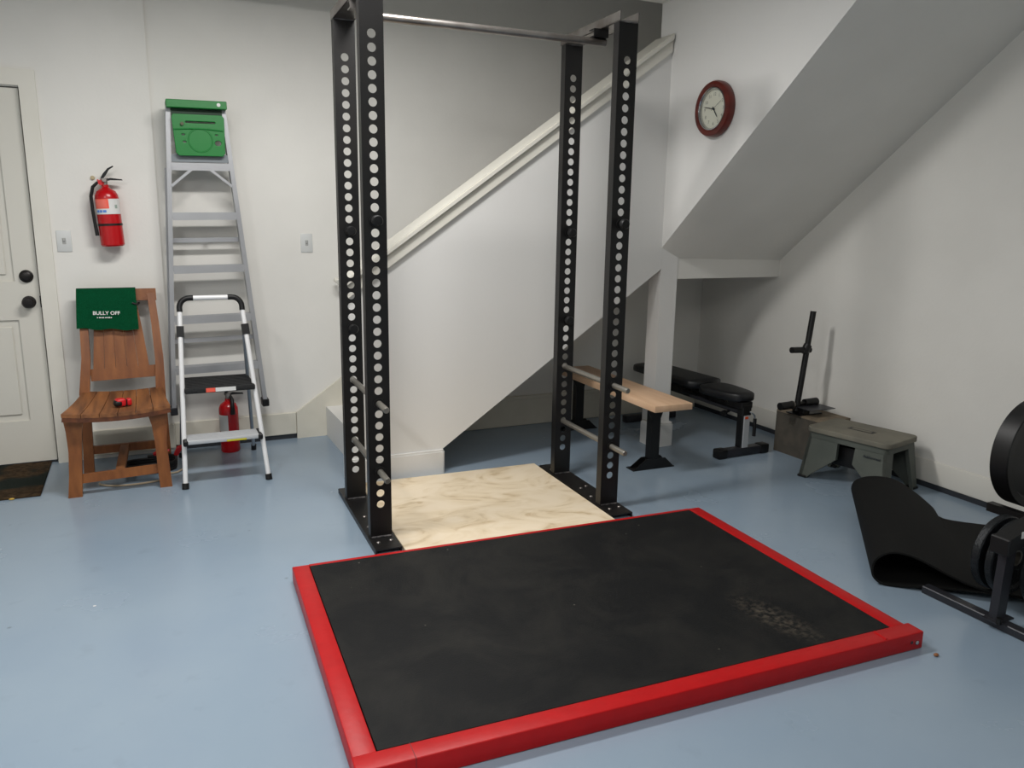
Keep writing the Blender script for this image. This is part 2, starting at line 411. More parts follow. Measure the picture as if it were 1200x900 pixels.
# post and beam carrying the landing
bm = nb()
prism(bm, [(2.886, 0), (3.008, 0), (3.008, 1.190), (2.886, 1.255)], 'y', YS, YS+.125)
struct('trim_post', bm, M_wall_sh)
struct('trim_beam', box(nb(), 3.008, XW, YS+.004, YS+.1, 1.06, 1.30), M_wall)
def wrap(bm, x0, x1, y0, y1, z1, t, r):
    pts = rrect(x0-t, x1+t, y0-t, y1+t, r, 6)
    prism(bm, pts, 'z', 0, z1-.012)
    prism(bm, rrect(x0-t+.005, x1+t-.005, y0-t+.005, y1+t-.005, r, 6), 'z', z1-.012, z1)
    return bm
struct('baseboard_post', wrap(nb(), 2.882, 3.000, YS-.025, YS+.1, .150, .020, .024), M_wall_sh)
struct('baseboard_stair', wrap(nb(), .95, 1.455, YS, YS+.12, .137, .018, .017), M_wall_sh)
# cap: nosing board over fascia
s = .7095; ux, uz = 1/math.hypot(1, s), s/math.hypot(1, s)
def sloped(x0, x1, zt, t):
    z = lambda x: zt + s*(x-1.168)
    return [(x0, z(x0)-t), (x1, z(x1)-t), (x1, z(x1)), (x0, z(x0))]
XE = 2.872
bm = nb(); prism(bm, sloped(.93, XE, 1.258, .036), 'y', YS-.036, YS+.156)
bmesh.ops.bevel(bm, geom=bm.edges[:], offset=.006, segments=2, affect='EDGES')
struct('trim_4', bm, M_trim)
bm = nb(); prism(bm, sloped(.94, XE, 1.258-.040, .062), 'y', YS-.018, YS+.138)
struct('trim_5', bm, M_trim)
# upper flight: clock wall, soffit
zl = lambda y: 1.253 + .8385*(4.013-y)
zr = lambda y: 1.185 + .7926*(4.0-y)
yl = 4.013-(CZ-1.253)/.8385; yr = 4.0-(CZ-1.185)/.7926
bm = nb(); prism(bm, [(YS+.12, 1.25), (YS, 1.25), (yl, CZ), (yl, CZ+.0), (YS, 3.6), (YS+.12, 3.6)], 'x', XC, XC+.11)
bm.free()
bm = nb(); prism(bm, [(YS+.12, 1.25), (YS, zl(YS)), (yl, CZ), (yl, 3.6), (YS+.12, 3.6)], 'x', XC, XC+.11)
struct('wall_clock_side', bm, M_wall_sh)
bm = nb()
A = [bm.verts.new(p) for p in ((XC+.002, YS-.001, zl(YS)+.001), (XC+.002, yl, CZ), (XW, yr, CZ), (XW, YS-.001, zr(YS)), (3.008, YS-.001, 1.190))]
B = [bm.verts.new((v.co.x, v.co.y+.06, v.co.z+.12)) for v in A]
for f_ in ((0, 1, 4), (1, 2, 4), (4, 2, 3)):
    bm.faces.new([A[i] for i in f_]); bm.faces.new([B[i] for i in f_[::-1]])
for k in range(5): bm.faces.new((A[k], A[(k+1) % 5], B[(k+1) % 5], B[k]))
struct('ceiling_soffit', bm, M_wall, angle=60)
# wall handrail beside the stairs
hr = bpy.data.objects.new('trim_handrail', None); C.objects.link(hr); hr['kind'] = 'structure'
bm = nb(); pipe(bm, [(1.108, 4.99, 1.018), (1.112, 4.955, 1.008), (1.135, 4.94, 1.012), (2.75, 4.94, 2.10)], .016, 10)
obj('rail', bm, M_trim, hr)

# ------------------------------------------------------------------ POWER RACK
RA = -.0367
rack = thing('power_rack', 'tall black steel power rack with perforated uprights around the plywood board', 'power rack', (.8289, 3.1997, 0), RA)
W, DPT, PX, ZB, H, ZH, S = .096, .522, 1.149, .024, 2.2657, .177, .0508
def upright(x, y, nm='upright'):
    holes = [circ(W/2, ZH-ZB+(38-i)*S, .0175, n=18) for i in range(39)]
    me = flat([[(0, 0), (W, 0), (W, H-ZB), (0, H-ZB)]] + holes, .005)
    bm = nb(); bm.from_mesh(me); bmesh.ops.transform(bm, matrix=Matrix.Translation((0, .0025, 0)) @ ROT_XZ, verts=bm.verts[:])
    bpy.data.meshes.remove(me)
    fd = .047
    box(bm, 0, .005, .004, fd, 0, H-ZB); box(bm, W-.005, W, .004, fd, 0, H-ZB)
    o = obj(nm, bm, M_steel, rack, (x, y, ZB), angle=25)
    bw = nb(); pipe(bw, [(.004, -.003, .003), (W/2, -.004, .004), (W-.004, -.003, .003)], .0045, 8)
    obj('weld', bw, M_weld, o)
    bw = nb(); pipe(bw, [(.004, -.001, H-ZB-.001), (W-.004, -.001, H-ZB-.001)], .003, 8)
    obj('weld', bw, M_weld, o)
    return o
for x in (0, PX):
    for y in (0, DPT): upright(x, y)
    # base channel, lying flat
    bm = nb(); box(bm, x-.01, x+W+.01, -.132, .70, .018, ZB); box(bm, x-.01, x-.004, -.132, .70, 0, .02); box(bm, x+W+.004, x+W+.01, -.132, .70, 0, .02)
    b = obj('base_channel', bm, M_steel, rack)
    for bx, by in ((x+.02, -.06), (x+W-.018, -.05), (x+.02, .13), (x+W-.02, .12), (x+.03, .26), (x+W-.025, .28), (x+.02, .60)):
        bb = nb(); lathe(bb, [(0, 0), (.009, 0), (.009, .004), (.006, .0065), (0, .0065)], 6 if 0 else 12, Matrix.Translation((bx, by, ZB)))
        obj('bolt', bb, M_rawsteel, b)
    # top channel, open upwards
    bm = nb(); box(bm, x, x+W, -.004, DPT+.06, H, H+.005); box(bm, x, x+.005, -.004, DPT+.06, H, H+.042); box(bm, x+W-.005, x+W, -.004, DPT+.06, H, H+.042)
    obj('top_channel', bm, M_rawsteel, rack)
    # bracket that carries the pull-up bar
    bx0 = x+.002 if x == 0 else x-.035
    bm = nb(); yb = .19
    box(bm, bx0, bx0+.075, yb-.025, yb+.025, H-.0055, H-.0005); box(bm, bx0, bx0+.075, yb-.025, yb-.020, H-.033, H-.004)
    box(bm, bx0, bx0+.075, yb-.025, yb+.025, H-.036, H-.031)
    obj('bar_bracket', bm, M_rawsteel if x == 0 else M_steel, rack)
bm = nb(); pipe(bm, [(.03, .19, H-.0525), (PX+.038, .19, H-.0525)], .0165, 24)
obj('pull_up_bar', bm, M_rawsteel, rack)
# safety rods through the uprights: slid in, so things of their own
def hz(i): return ZH+(38-i)*S
def rk(x, y, z):
    c, s_ = math.cos(RA), math.sin(RA)
    return (.8289+x*c-y*s_, 3.1997+x*s_+y*c, z)
rods = [(W/2, 29, 'upper left steel safety rod through the rack, nearer the ladders'),
        (W/2, 35, 'lower left steel safety rod through the rack, just above the left base'),
        (PX+W/2, 29, 'upper right steel safety rod crossing in front of the wooden bench top'),
        (PX+W/2, 35, 'lower right steel safety rod through the rack, below the wooden bench top')]
for x, i, lab in rods:
    t = thing('safety_rod', lab, 'safety rod', rk(x, 0, hz(i)-.0035), RA, 'steel safety rods through the uprights')
    bm = nb(); prof = [(-.135, .011), (-.130, .0135), (.638, .0135), (.643, .011)]
    pipe(bm, [(0, p, 0) for p, _ in prof], [r for _, r in prof], 20)
    obj('rod', bm, M_rod, t)
    bm = nb(); lathe(bm, [(.0138, 0), (.024, 0), (.024, .006), (.0138, .006)], 24, Matrix.Translation((0, -.0005, 0)) @ Matrix.Rotation(PI/2, 4, 'X'))
    obj('collar', bm, M_steel, t)
knobs = [(W/2, 0, 14, 'black round peg in the left front upright, just above the handrail slope'),
         (W/2, DPT, 15, 'black round peg in the left rear upright, upper of its two'),
         (W/2, DPT, 24, 'black round peg in the left rear upright, lower of its two'),
         (PX+W/2, 0, 14, 'black round peg sticking out of the right front upright'),
         (PX+W/2, DPT, 15, 'black round peg in the right rear upright, upper of its two'),
         (PX+W/2, DPT, 24, 'black round peg in the right rear upright, lower of its two')]
for x, y, i, lab in knobs:
    t = thing('band_peg', lab, 'peg', rk(x, y, hz(i)-.002), RA, 'black pegs plugged into the uprights')
    m_ = Matrix.Rotation(PI/2, 4, 'X')
    bm = nb(); lathe(bm, [(0, -.06), (.013, -.06), (.013, 0), (.013, .001), (.012, .003), (.012, .024)], 20, m_)
    obj('shank', bm, M_blackp, t)
    bm = nb(); lathe(bm, [(0, .022), (.019, .022), (.023, .026), (.023, .044), (.019, .05), (0, .051)], 24, m_)
    obj('cap', bm, M_blackp, t)
    bm = nb(); lathe(bm, [(.0125, 0.0005), (.0225, 0.0005), (.0225, .006), (.0125, .006)], 24, m_)
    obj('washer', bm, M_blackp, t)

# plywood board lying inside the rack
t = tag(obj('plywood_board', box(nb(), .113, PX-.0145, -.185, .757, 0, .02, .0015, 1), M_ply, None, (.8289, 3.1997, 0), (0, 0, RA)),
        'pale plywood board lying on the blue floor between the rack bases', 'plywood board')

# ------------------------------------------------------------------ LIFTING PLATFORM
PA = -.0465
pf = thing('lifting_platform', 'low red framed lifting platform topped with a worn black rubber mat', 'platform', (.4511, 2.9629, 0), PA)
PWD, PDP, PT, TW = 1.9095, 1.2591, .0606, .064
bm = nb()
box(bm, 0, TW, -PDP+.0605, 0, 0, PT, .0035, 2); box(bm, PWD-TW, PWD, -PDP+.0605, 0, 0, PT, .0035, 2)
box(bm, TW, PWD-TW, -.02, 0, 0, PT+.001, .002, 1)
obj('side_rail', bm, M_redpaint, pf)
bm = nb(); box(bm, -.002, PWD+.018, -PDP-.003, -PDP+TW-.002, -.0+.0005, PT+.002, .004, 3)
fr = obj('front_rail', bm, M_redpaint, pf)
bm = nb(); pipe(bm, [(PWD-.145, -PDP+TW-.008, PT+.002), (PWD-.147, -PDP+.002, PT+.002)], .004, 8); obj('weld', bm, M_redpaint, fr)
bm = nb(); box(bm, .150, .1525, -PDP-.0035, -PDP+TW-.0025, .002, PT+.0023); obj('seam', bm, mat('red_seam', (120, 8, 12), .5), fr)
bm = nb(); m_ = Matrix.Translation((PWD-.012, -PDP-.003, .028)) @ Matrix.Rotation(PI/2, 4, 'X')
lathe(bm, [(0, 0), (.0085, 0), (.0085, .004), (.005, .006), (0, .0065)], 6, m_)
obj('bolt', bm, M_chrome, fr)
bm = nb(); lathe(bm, [(0, 0), (.006, 0), (.006, .001), (0, .001)], 10, Matrix.Translation((PWD-.034, -PDP-.003, .031)) @ Matrix.Rotation(PI/2, 4, 'X'))
obj('hole', bm, M_gap, fr)
bm = nb(); box(bm, TW+.002, PWD-TW-.002, -PDP+TW+.0, -.0165, PT-.022, PT+.0005, .001, 1)
obj('rubber_mat', bm, M_deck, pf)

# ------------------------------------------------------------------ WOODEN BENCH
t = thing('wooden_bench', 'low bench with thick pale wood top on black steel T-legs, behind the rack', 'bench', (2.61, 3.445, 0), -.03)
bm = nb(); box(bm, -.124, .124, 0, 1.21, .383, .42, .003, 2); obj('bench_top', bm, M_benchwood, t)
for y in (.17, 1.09):
    bm = nb()
    prism(bm, [(-.03, .06), (.03, .06), (.03, .383), (-.03, .383)], 'y', y-.006, y+.0)
    box(bm, .024, .03, y, y+.045, .03, .383); box(bm, -.03, -.024, y, y+.045, .03, .383)
    prism(bm, [(-.03, .30), (-.03, .383), (-.075, .383)], 'y', y-.006, y); prism(bm, [(.03, .30), (.03, .383), (.06, .383)], 'y', y-.006, y)
    prism(bm, [(-.14, 0), (.14, 0), (.075, .062), (-.055, .062)], 'y', y-.008, y-.002)
    box(bm, -.14, .14, y-.008, y+.07, 0, .006); prism(bm, [(-.14, 0), (.14, 0), (.075, .062), (-.055, .062)], 'y', y+.045, y+.051)
    l = obj('leg', bm, M_black, t)

# ------------------------------------------------------------------ WEIGHT BENCH
t = thing('weight_bench', 'black padded adjustable weight bench with flat backrest under the landing', 'weight bench', (3.28, 3.63, 0), .02)
def pad(y0, y1, z0, z1, w0, w1, n=14, rnd=.09):
    """upholstered pad: rounded ends, crowned top, narrower at one end"""
    bm = nb(); rings = []
    for i in range(n+1):
        f = i/n; y = y0+(y1-y0)*f
        e = min(f, 1-f)*abs(y1-y0)
        k = 1 if e > rnd else math.sqrt(max(0, 1-((rnd-e)/rnd)**2))*.55+.45
        hw = (w0+(w1-w0)*f)/2*k
        zz = (z1-z0); kk = 1 if e > .03 else .55+.45*math.sqrt(max(0, 1-((.03-e)/.03)**2))
        ring = []
        for q in range(24):
            a = 2*PI*q/24; ca, sa = math.cos(a), math.sin(a)
            px = hw*math.copysign(abs(ca)**.35, ca); pz = zz/2*kk*math.copysign(abs(sa)**.5, sa)
            ring.append(bm.verts.new((px, y, (z0+z1)/2+pz)))
        rings.append(ring)
    for a, b in zip(rings, rings[1:]):
        for q in range(24): bm.faces.new((a[q], a[(q+1) % 24], b[(q+1) % 24], b[q]))
    bm.faces.new(rings[0][::-1]); bm.faces.new(rings[-1])
    return bm
obj('seat_pad', pad(-.022, .335, .338, .396, .18, .27, 18, .13), M_vinyl, t, angle=60)
obj('back_pad', pad(.345, 1.055, .350, .410, .27, .24, 20, .05), M_vinyl, t, angle=60)
bm = nb(); beam(bm, [(0, .02, .285), (0, 1.0, .30)], .05, .05); obj('main_beam', bm, M_black, t)
bm = nb(); beam(bm, [(-.012, .0, .27), (-.05, .45, .29)], .02, .02); obj('adjust_bar', bm, M_grey, t)
bm = nb(); box(bm, -.045, .045, -.02, .11, .30, .340, .004, 1); obj('pad_bracket', bm, M_black, t)
bm = nb(); box(bm, -.035, .035, .38, .86, .325, .358, .004, 1); obj('pad_bracket', bm, M_black, t)
bm = nb(); box(bm, -.030, -.018, -.02, .03, .05, .31, .003, 1); box(bm, -.032, .04, -.022, .034, .255, .325, .006, 1); obj('post_cover', bm, M_black, t)
bm = nb(); box(bm, -.018, .032, -.021, .03, .05, .256, .004, 1); obj('front_post', bm, M_silver, t)
obj('post_sticker', box(nb(), -.01, .014, -.0225, -.0205, .235, .25), M_orange, t)
bm = nb(); box(bm, -.17, .17, -.025, .03, 0.006, .055, .006, 2); f = obj('front_foot', bm, M_grey, t)
for a in (-1, 1):
    bm = nb(); box(bm, min(a*.13, a*.20), max(a*.13, a*.20), -.03, .035, 0, .06, .01, 2); obj('foot_cap', bm, M_blackp, f)
bm = nb(); box(bm, -.22, .22, .93, .985, 0, .05, .008, 2); obj('rear_foot', bm, M_grey, t)
bm = nb(); beam(bm, [(0, .955, .05), (0, .93, .29)], .05, .05); obj('rear_post', bm, M_black, t)
bm = nb(); pipe(bm, [(.02, -.022, .28), (.035, -.03, .275), (.052, -.033, .255), (.058, -.033, .225)], .006, 10); h = obj('handle', bm, M_chrome, t)
bm = nb(); pipe(bm, [(.058, -.033, .235), (.06, -.033, .125)], .011, 12); obj('grip', bm, M_blackp, h)
bm = nb(); pipe(bm, [(-.03, .10, .265), (-.075, .10, .25)], [.008, .008], 10); pipe(bm, [(-.06, .10, .255), (-.085, .10, .248)], .018, 12); obj('knob', bm, M_blackp, t)
bm = nb(); pipe(bm, [(-.05, .47, .31), (-.13, .46, .325)], .016, 12); obj('knob', bm, M_blackp, t)

# ------------------------------------------------------------------ CRATE, STEP STOOL, LANDMINE POST
t = thing('plyo_box', 'dark grey board box against the right wall, behind the step stool', 'box', (3.568, 3.288, 0), .03)
bm = nb(); box(bm, 0, .012, 0, .36, 0, .255); box(bm, .225, .237, 0, .36, 0, .255); box(bm, .012, .225, 0, .012, 0, .255); box(bm, .012, .225, .348, .36, 0, .255)
obj('side_panel', bm, M_crate, t)
bm = nb(); box(bm, 0, .237, 0, .36, .255, .267, .001, 1); obj('top_panel', bm, M_crate_edge, t)

t = thing('pipe_stand', 'black upright pipe with cross pegs standing on the grey box', 'pipe stand', (3.60, 3.50, .267), 0)
bm = nb(); box(bm, -.06, .13, -.055, .055, 0, .006, .001, 1); obj('base_plate', bm, M_black, t)
bm = nb(); pipe(bm, [(-.03, 0, .02), (.035, 0, .628)], .0175, 18); obj('pipe', bm, M_black, t)
bm = nb(); m1 = [( -.155, 0, .048), (-.15, 0, .048), (.125, .0, .062)]
pipe(bm, [(-.15, 0, .058), (.12, 0, .066)], .013, 14); obj('cross_bar', bm, M_black, t)
for a, b in (((-.165, 0, .0575), (-.075, 0, .06)), ((.03, 0, .064), (.13, 0, .066))):
    bm = nb(); pipe(bm, [a, b], .024, 18); obj('grip', bm, M_blackp, t)
bm = nb(); pipe(bm, [(-.07, -.0, .06), (-.064, 0, .06)], .026, 18); obj('clamp_ring', bm, M_rawsteel, t)
bm = nb(); pipe(bm, [(-.112, -.0, .400), (.035, 0, .394)], .0185, 16); g = obj('peg', bm, M_blackp, t)
bm = nb(); pipe(bm, [(-.012, 0, .375), (.016, 0, .425)], .024, 16); obj('peg_sleeve', bm, M_black, t)
bm = nb(); box(bm, -.02, .03, -.05, .045, .006, .045, .002, 1); obj('hinge_block', bm, M_black, t)
bm = nb(); box(bm, -.045, .155, -.13, .0, .045, .049, .001, 1, Matrix.Rotation(.0, 4, 'Z')); obj('top_plate', bm, M_grey, t)

def make_stool():
    t = thing('step_stool', 'worn grey-green plastic tool box step stool beside the right wall', 'step stool', (3.535, 2.978, 0), .215)
    L, Wd, Hs = .47, .31, .298      # length along local y, width x
    # top with rounded corners and a carved handle slot
    me = flat([rrect(-Wd/2, Wd/2, -L/2, L/2, .035, 6), rrect(-.02, .02, -.07, .07, .012, 4)], .03, .006)
    bm = nb(); bm.from_mesh(me); bpy.data.meshes.remove(me)
    bmesh.ops.transform(bm, matrix=Matrix.Translation((0, 0, Hs-.015)), verts=bm.verts[:])
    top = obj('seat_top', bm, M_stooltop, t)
    bm = nb(); box(bm, -.018, .018, -.068, .068, Hs-.03, Hs-.0035); obj('handle_recess', bm, M_blackp, top)
    bm = nb(); pipe(bm, [(0, -.052, Hs-.004), (0, .052, Hs-.004)], .0065, 10); obj('handle', bm, M_stooltop, top)
    bm = nb(); box(bm, -.024, .024, -.074, .074, Hs-.0015, Hs+.0008); obj('slot_shade', bm, M_blackp, top)  # flat black sheet laid on top, standing in for shade inside the slot
    bm = nb(); box(bm, -.011, .011, -.056, .056, Hs-.001, Hs+.0022, .001, 1); obj('grip_bar', bm, M_stooltop, top)
    # rim under the top
    bm = nb(); prism(bm, rrect(-Wd/2+.006, Wd/2-.006, -L/2+.006, L/2-.006, .03, 5), 'z', Hs-.062, Hs-.028); obj('rim', bm, M_stool, t)
    # four splayed legs: wide side panels tapering to feet
    for sy in (-1, 1):
        for sx in (-1, 1):
            bm = nb()
            zt = Hs-.04
            ya, yb = sy*(L/2-.012), sy*.052
            xo = sx*(Wd/2-.012)
            pts = [(ya, zt), (yb, zt), (yb - sy*.004, zt-.115), (sy*(L/2-.045), .022), (sy*(L/2-.03), 0), (sy*(L/2+.018), 0), (sy*(L/2+.015), .02)]
            A = []; B = []
            for (yy, zz) in pts:
                f = 1-zz/zt; x_ = xo+sx*.03*f
                A.append(bm.verts.new((x_, yy, zz))); B.append(bm.verts.new((x_-sx*.022, yy, zz)))
            n = len(pts)
            bm.faces.new(A); bm.faces.new(B[::-1])
            for k in range(n): bm.faces.new((A[k], B[k], B[(k+1) % n], A[(k+1) % n]))
            # end return of the leg
            q = [(xo, ya, zt), (xo+sx*.03, sy*(L/2+.018), 0), (xo-sx*.015, sy*(L/2+.018), 0), (xo-sx*.07, ya, zt)]
            A = [bm.verts.new(p) for p in q]; B = [bm.verts.new((p[0], p[1]-sy*.02, p[2])) for p in q]
            bm.faces.new(A); bm.faces.new(B[::-1])
            for k in range(4): bm.faces.new((A[k], B[k], B[(k+1) % 4], A[(k+1) % 4]))
            l = obj('leg', bm, M_stool, t)
            bm = nb(); box(bm, min(xo-sx*.01, xo+sx*.036), max(xo-sx*.01, xo+sx*.036), min(sy*(L/2-.03), sy*(L/2+.022)), max(sy*(L/2-.03), sy*(L/2+.022)), 0, .014, .003, 1)
            obj('foot_pad', bm, M_blackp, l)
    bm = nb(); box(bm, -.09, .09, -.14, .14, .095, .21, .008, 2); obj('tool_tray', bm, M_blackp, t)
    me = text_mesh('Rubbermaid', .019, .0005, .0004, shear=.25)
    bm = nb(); bm.from_mesh(me); bpy.data.meshes.remove(me)
    # stood up on the outer side panel, facing -x
    R = Matrix(((0, 0, -1, 0), (-1, 0, 0, 0), (0, 1, 0, 0), (0, 0, 0, 1)))
    bmesh.ops.transform(bm, matrix=Matrix.Translation((-Wd/2-.0010, -.150, .205)) @ Matrix.Rotation(-.115, 4, 'Y') @ R, verts=bm.verts[:])
    obj('lettering', bm, M_gap, t)
make_stool()

# ------------------------------------------------------------------ ROLLED RUBBER MAT
def make_mat():
    near = [(.86, .034), (.6, .034), (.42, .032), (.25, .022), (.12, .006), (.05, .004), (.012, .025), (0, .06), (.010, .108), (.05, .142), (.1, .150), (.17, .134), (.27, .09), (.36, .057), (.45, .045), (.6, .043), (.8, .043)]
    far = [(.86, .0), (.6, .0), (.42, .0), (.3, .0), (.16, .0), (.05, .012), (-.01, .05), (-.035, .11), (-.02, .155), (.03, .182), (.10, .190), (.17, .178), (.26, .125), (.34, .062), (.39, .014), (.6, .009), (.8, .010)]
    th = .0075; nU = 14
    def smooth(p):
        out = []
        for i in range(len(p)-1):
            p0, p1, p2, p3 = p[max(i-1, 0)], p[i], p[i+1], p[min(i+2, len(p)-1)]
            for k in range(4):
                t = k/4
                out.append(tuple(.5*((2*p1[j])+(-p0[j]+p2[j])*t+(2*p0[j]-5*p1[j]+4*p2[j]-p3[j])*t*t+(-p0[j]+3*p1[j]-3*p2[j]+p3[j])*t**3) for j in (0, 1)))
        return out+[p[-1]]
    near, far = smooth(near), smooth(far)
    O = Vector((2.555, 2.035, 0)); u = Vector((.707, .707, 0)); v = Vector((.707, -.707, 0)); Lu = .88
    bm = nb(); rings = []
    for i in range(nU+1):
        f = i/nU; g = f
        c = [(a[0]*(1-g)+b[0]*g, max(0, a[1]*(1-g)+b[1]*g)) for a, b in zip(near, far)]
        n = len(c); inner = []; outer = []
        for k in range(n):
            a, b = c[max(k-1, 0)], c[min(k+1, n-1)]
            d_ = Vector((b[0]-a[0], b[1]-a[1])).normalized(); nn = Vector((d_.y, -d_.x))   # points into the loop side
            outer.append(c[k]); inner.append((c[k][0]+nn.x*th, c[k][1]+nn.y*th))
        loop = outer + inner[::-1]
        rings.append([bm.verts.new(O + u*(Lu*f) + v*p[0] + Vector((0, 0, p[1]+.0))) for p in loop])
    for a, b in zip(rings, rings[1:]):
        for k in range(len(a)): bm.faces.new((a[k], a[(k+1) % len(a)], b[(k+1) % len(a)], b[k]))
    bm.faces.new(rings[0]); bm.faces.new(rings[-1][::-1])
    mn = min(v_.co.z for v_ in bm.verts)
    for v_ in bm.verts: v_.co -= O; v_.co.z -= mn-.0005
    return tag(obj('rolled_mat', bm, M_rubber, None, tuple(O), angle=50), 'black rubber mat folded over into a loose loop beside the plate rack', 'mat')
make_mat()

# ------------------------------------------------------------------ PLATE RACK AND PLATES
t = thing('plate_rack', 'low black steel weight plate rack at the right edge of the room', 'weight rack', (2.70, 1.60, 0), 0)
bm = nb(); box(bm, -.02, .02, -.75, .30, 0, .03, .003, 1); box(bm, .0, .02, -.75, .30, .03, .0305); obj('floor_rail', bm, M_grey, t)
bm = nb(); box(bm, .44, .48, -.75, .18, .045, .08, .003, 1); obj('floor_rail', bm, M_grey, t)
bm = nb(); beam(bm, [(-.002, .01, .03), (.004, .01, .345)], .05, .03); p = obj('post', bm, M_grey, t)
bm = nb(); box(bm, -.05, .05, -.02, .035, .03, .036); obj('weld_plate', bm, M_grey, p)
bm = nb(); pipe(bm, [(-.035, -.02, .03), (-.035, -.02, .052)], .009, 12); obj('bolt', bm, M_blackp, p)
bm = nb(); beam(bm, [(-.055, .0, .325), (.55, .0, .50)], .06, .055, Vector((0, 1, 0))); obj('cross_tube', bm, M_black, t)
bm = nb(); box(bm, -.068, -.05, -.035, .035, .293, .355, .004, 1); obj('tube_cap', bm, M_blackp, t)
bm = nb(); box(bm, .0, .09, -.0315, -.0305, .35, .375, 0, 1, Matrix.Rotation(0, 4, 'Z')); obj('sticker', bm, M_labelw, t)
bm = nb(); beam(bm, [(.42, -.7, .275), (.42, .36, .275)], .035, .035, Vector((0, 0, 1))); obj('upper_rail', bm, M_black, t)
bm = nb(); beam(bm, [(.74, -.7, .29), (.74, .36, .29)], .035, .035, Vector((0, 0, 1))); obj('upper_rail', bm, M_black, t)
bm = nb(); beam(bm, [(.53, .0, .0), (.53, .0, .50)], .04, .04); obj('post', bm, M_black, t)
def plate(R, T, hub, face):
    """closed profile about the axis; symmetric dished plate"""
    h = T/2; e = .004
    return [(hub, -h), (hub+.02, -h), (hub+.026, -h*.55), (R*.80, -h*.45), (R*.86, -h), (R-e, -h), (R, -h+e), (R, h-e), (R-e, h), (R*.86, h), (R*.80, h*.45), (hub+.026, h*.55), (hub+.02, h), (hub, h), (hub, -h)]
def make_plate(R, T, loc, label, m, tilt=0, name='weight_plate', rz=0):
    t = thing(name, label, 'weight plate', (loc[0], loc[1], loc[2]-R), rz, 'weight plates on the rack')
    bm = nb(); mm = Matrix.Translation((0, 0, R)) @ Matrix.Rotation(tilt, 4, 'X') @ Matrix.Rotation(PI/2, 4, 'X')
    lathe(bm, plate(R, T, .026, 0), 64, mm); obj('disc', bm, m, t, angle=30)
    bm = nb(); lathe(bm, [(.0252, -T/2-.001), (.031, -T/2-.001), (.031, T/2+.001), (.0252, T/2+.001), (.0252, -T/2-.001)], 32, mm); obj('hub_ring', bm, M_rod if m is M_iron else M_chrome, t)
    return t
make_plate(.145, .032, (2.882, 1.747, .199), 'small black cast iron plate farthest left on the lower rack shelf', M_iron)
make_plate(.145, .030, (2.887, 1.697, .199), 'small black cast iron plate just behind the rack post', M_iron)
make_plate(.145, .034, (2.900, 1.570, .199), 'small black cast iron plate just right of the rack post', M_iron)
make_plate(.145, .034, (2.905, 1.517, .199), 'small black cast iron plate at the right picture edge, right of its twin', M_iron)
make_plate(.225, .075, (3.265, 1.90, .505), 'large black rubber bumper plate above the cast iron plates', M_bumper)

# ------------------------------------------------------------------ CLOCK
t = thing('wall_clock', 'round wall clock with reddish brown wooden rim on the white stair wall', 'clock', (XC, 3.578, 2.005), 0)
RX = Matrix(((0, 0, -1, 0), (-1, 0, 0, 0), (0, 1, 0, 0), (0, 0, 0, 1)))     # local XY -> wall facing -x, +Z out of the wall
R0 = .146
bm = nb(); lathe(bm, [(0, 0), (R0-.004, 0), (R0, .006), (R0, .03), (R0-.006, .042), (R0-.018, .047), (R0-.03, .046), (R0-.036, .040), (R0-.036, .02), (0, .02)], 72, RX); obj('rim', bm, M_clockw, t)
bm = nb(); lathe(bm, [(R0-.0365, .03), (R0-.036, .043), (R0-.041, .044), (R0-.046, .036), (R0-.046, .024), (R0-.0365, .024)], 72, RX); obj('bezel', bm, M_chrome, t)
bm = nb(); lathe(bm, [(0, .020), (R0-.04, .020), (R0-.04, .024), (0, .024)], 64, RX); dial = obj('dial', bm, M_clockf, t)
bm = nb()
for k in range(12):
    a = PI/2 - 2*PI*(k+1)/12
    me = text_mesh(str(k+1), .024, .0003, .0002); b2 = nb(); b2.from_mesh(me); bpy.data.meshes.remove(me)
    bmesh.ops.transform(b2, matrix=RX @ Matrix.Translation((.076*math.cos(a), .076*math.sin(a), .0245)), verts=b2.verts[:])
    me = bpy.data.meshes.new('tmp'); b2.to_mesh(me); b2.free(); bm.from_mesh(me); bpy.data.meshes.remove(me)
for k in range(60):
    a = 2*PI*k/60; l = .004 if k % 5 else .007
    b2 = [bm.verts.new(RX @ Vector(((.095+q)*math.cos(a)+w_*math.sin(a), (.095+q)*math.sin(a)-w_*math.cos(a), .0246))) for q, w_ in ((0, -.0005), (-l, -.0005), (-l, .0005), (0, .0005))]
    bm.faces.new(b2)
obj('numerals', bm, mat('dial_print', (150, 150, 140), .6), dial)
for ang, ln, wd, nm, z in ((PI/2 - 2*PI*(4+47/60)/12, .058, .0032, 'hour_hand', .027), (PI/2 - 2*PI*47/60, .082, .0024, 'minute_hand', .029), (PI/2-2*PI*10/60, .08, .0008, 'second_hand', .031)):
    bm = nb(); c_, s_ = math.cos(ang), math.sin(ang)
    q = [(-.014, -wd), (ln*.8, -wd*.8), (ln, 0), (ln*.8, wd*.8), (-.014, wd)]
    prism(bm, [(a*c_-b*s_, a*s_+b*c_) for a, b in q], 'z', z, z+.001); bmesh.ops.transform(bm, matrix=RX, verts=bm.verts[:]); obj(nm, bm, M_gap, t)
bm = nb(); lathe(bm, [(0, .024), (.004, .024), (.004, .033), (0, .033)], 16, RX); obj('hub', bm, M_gap, t)

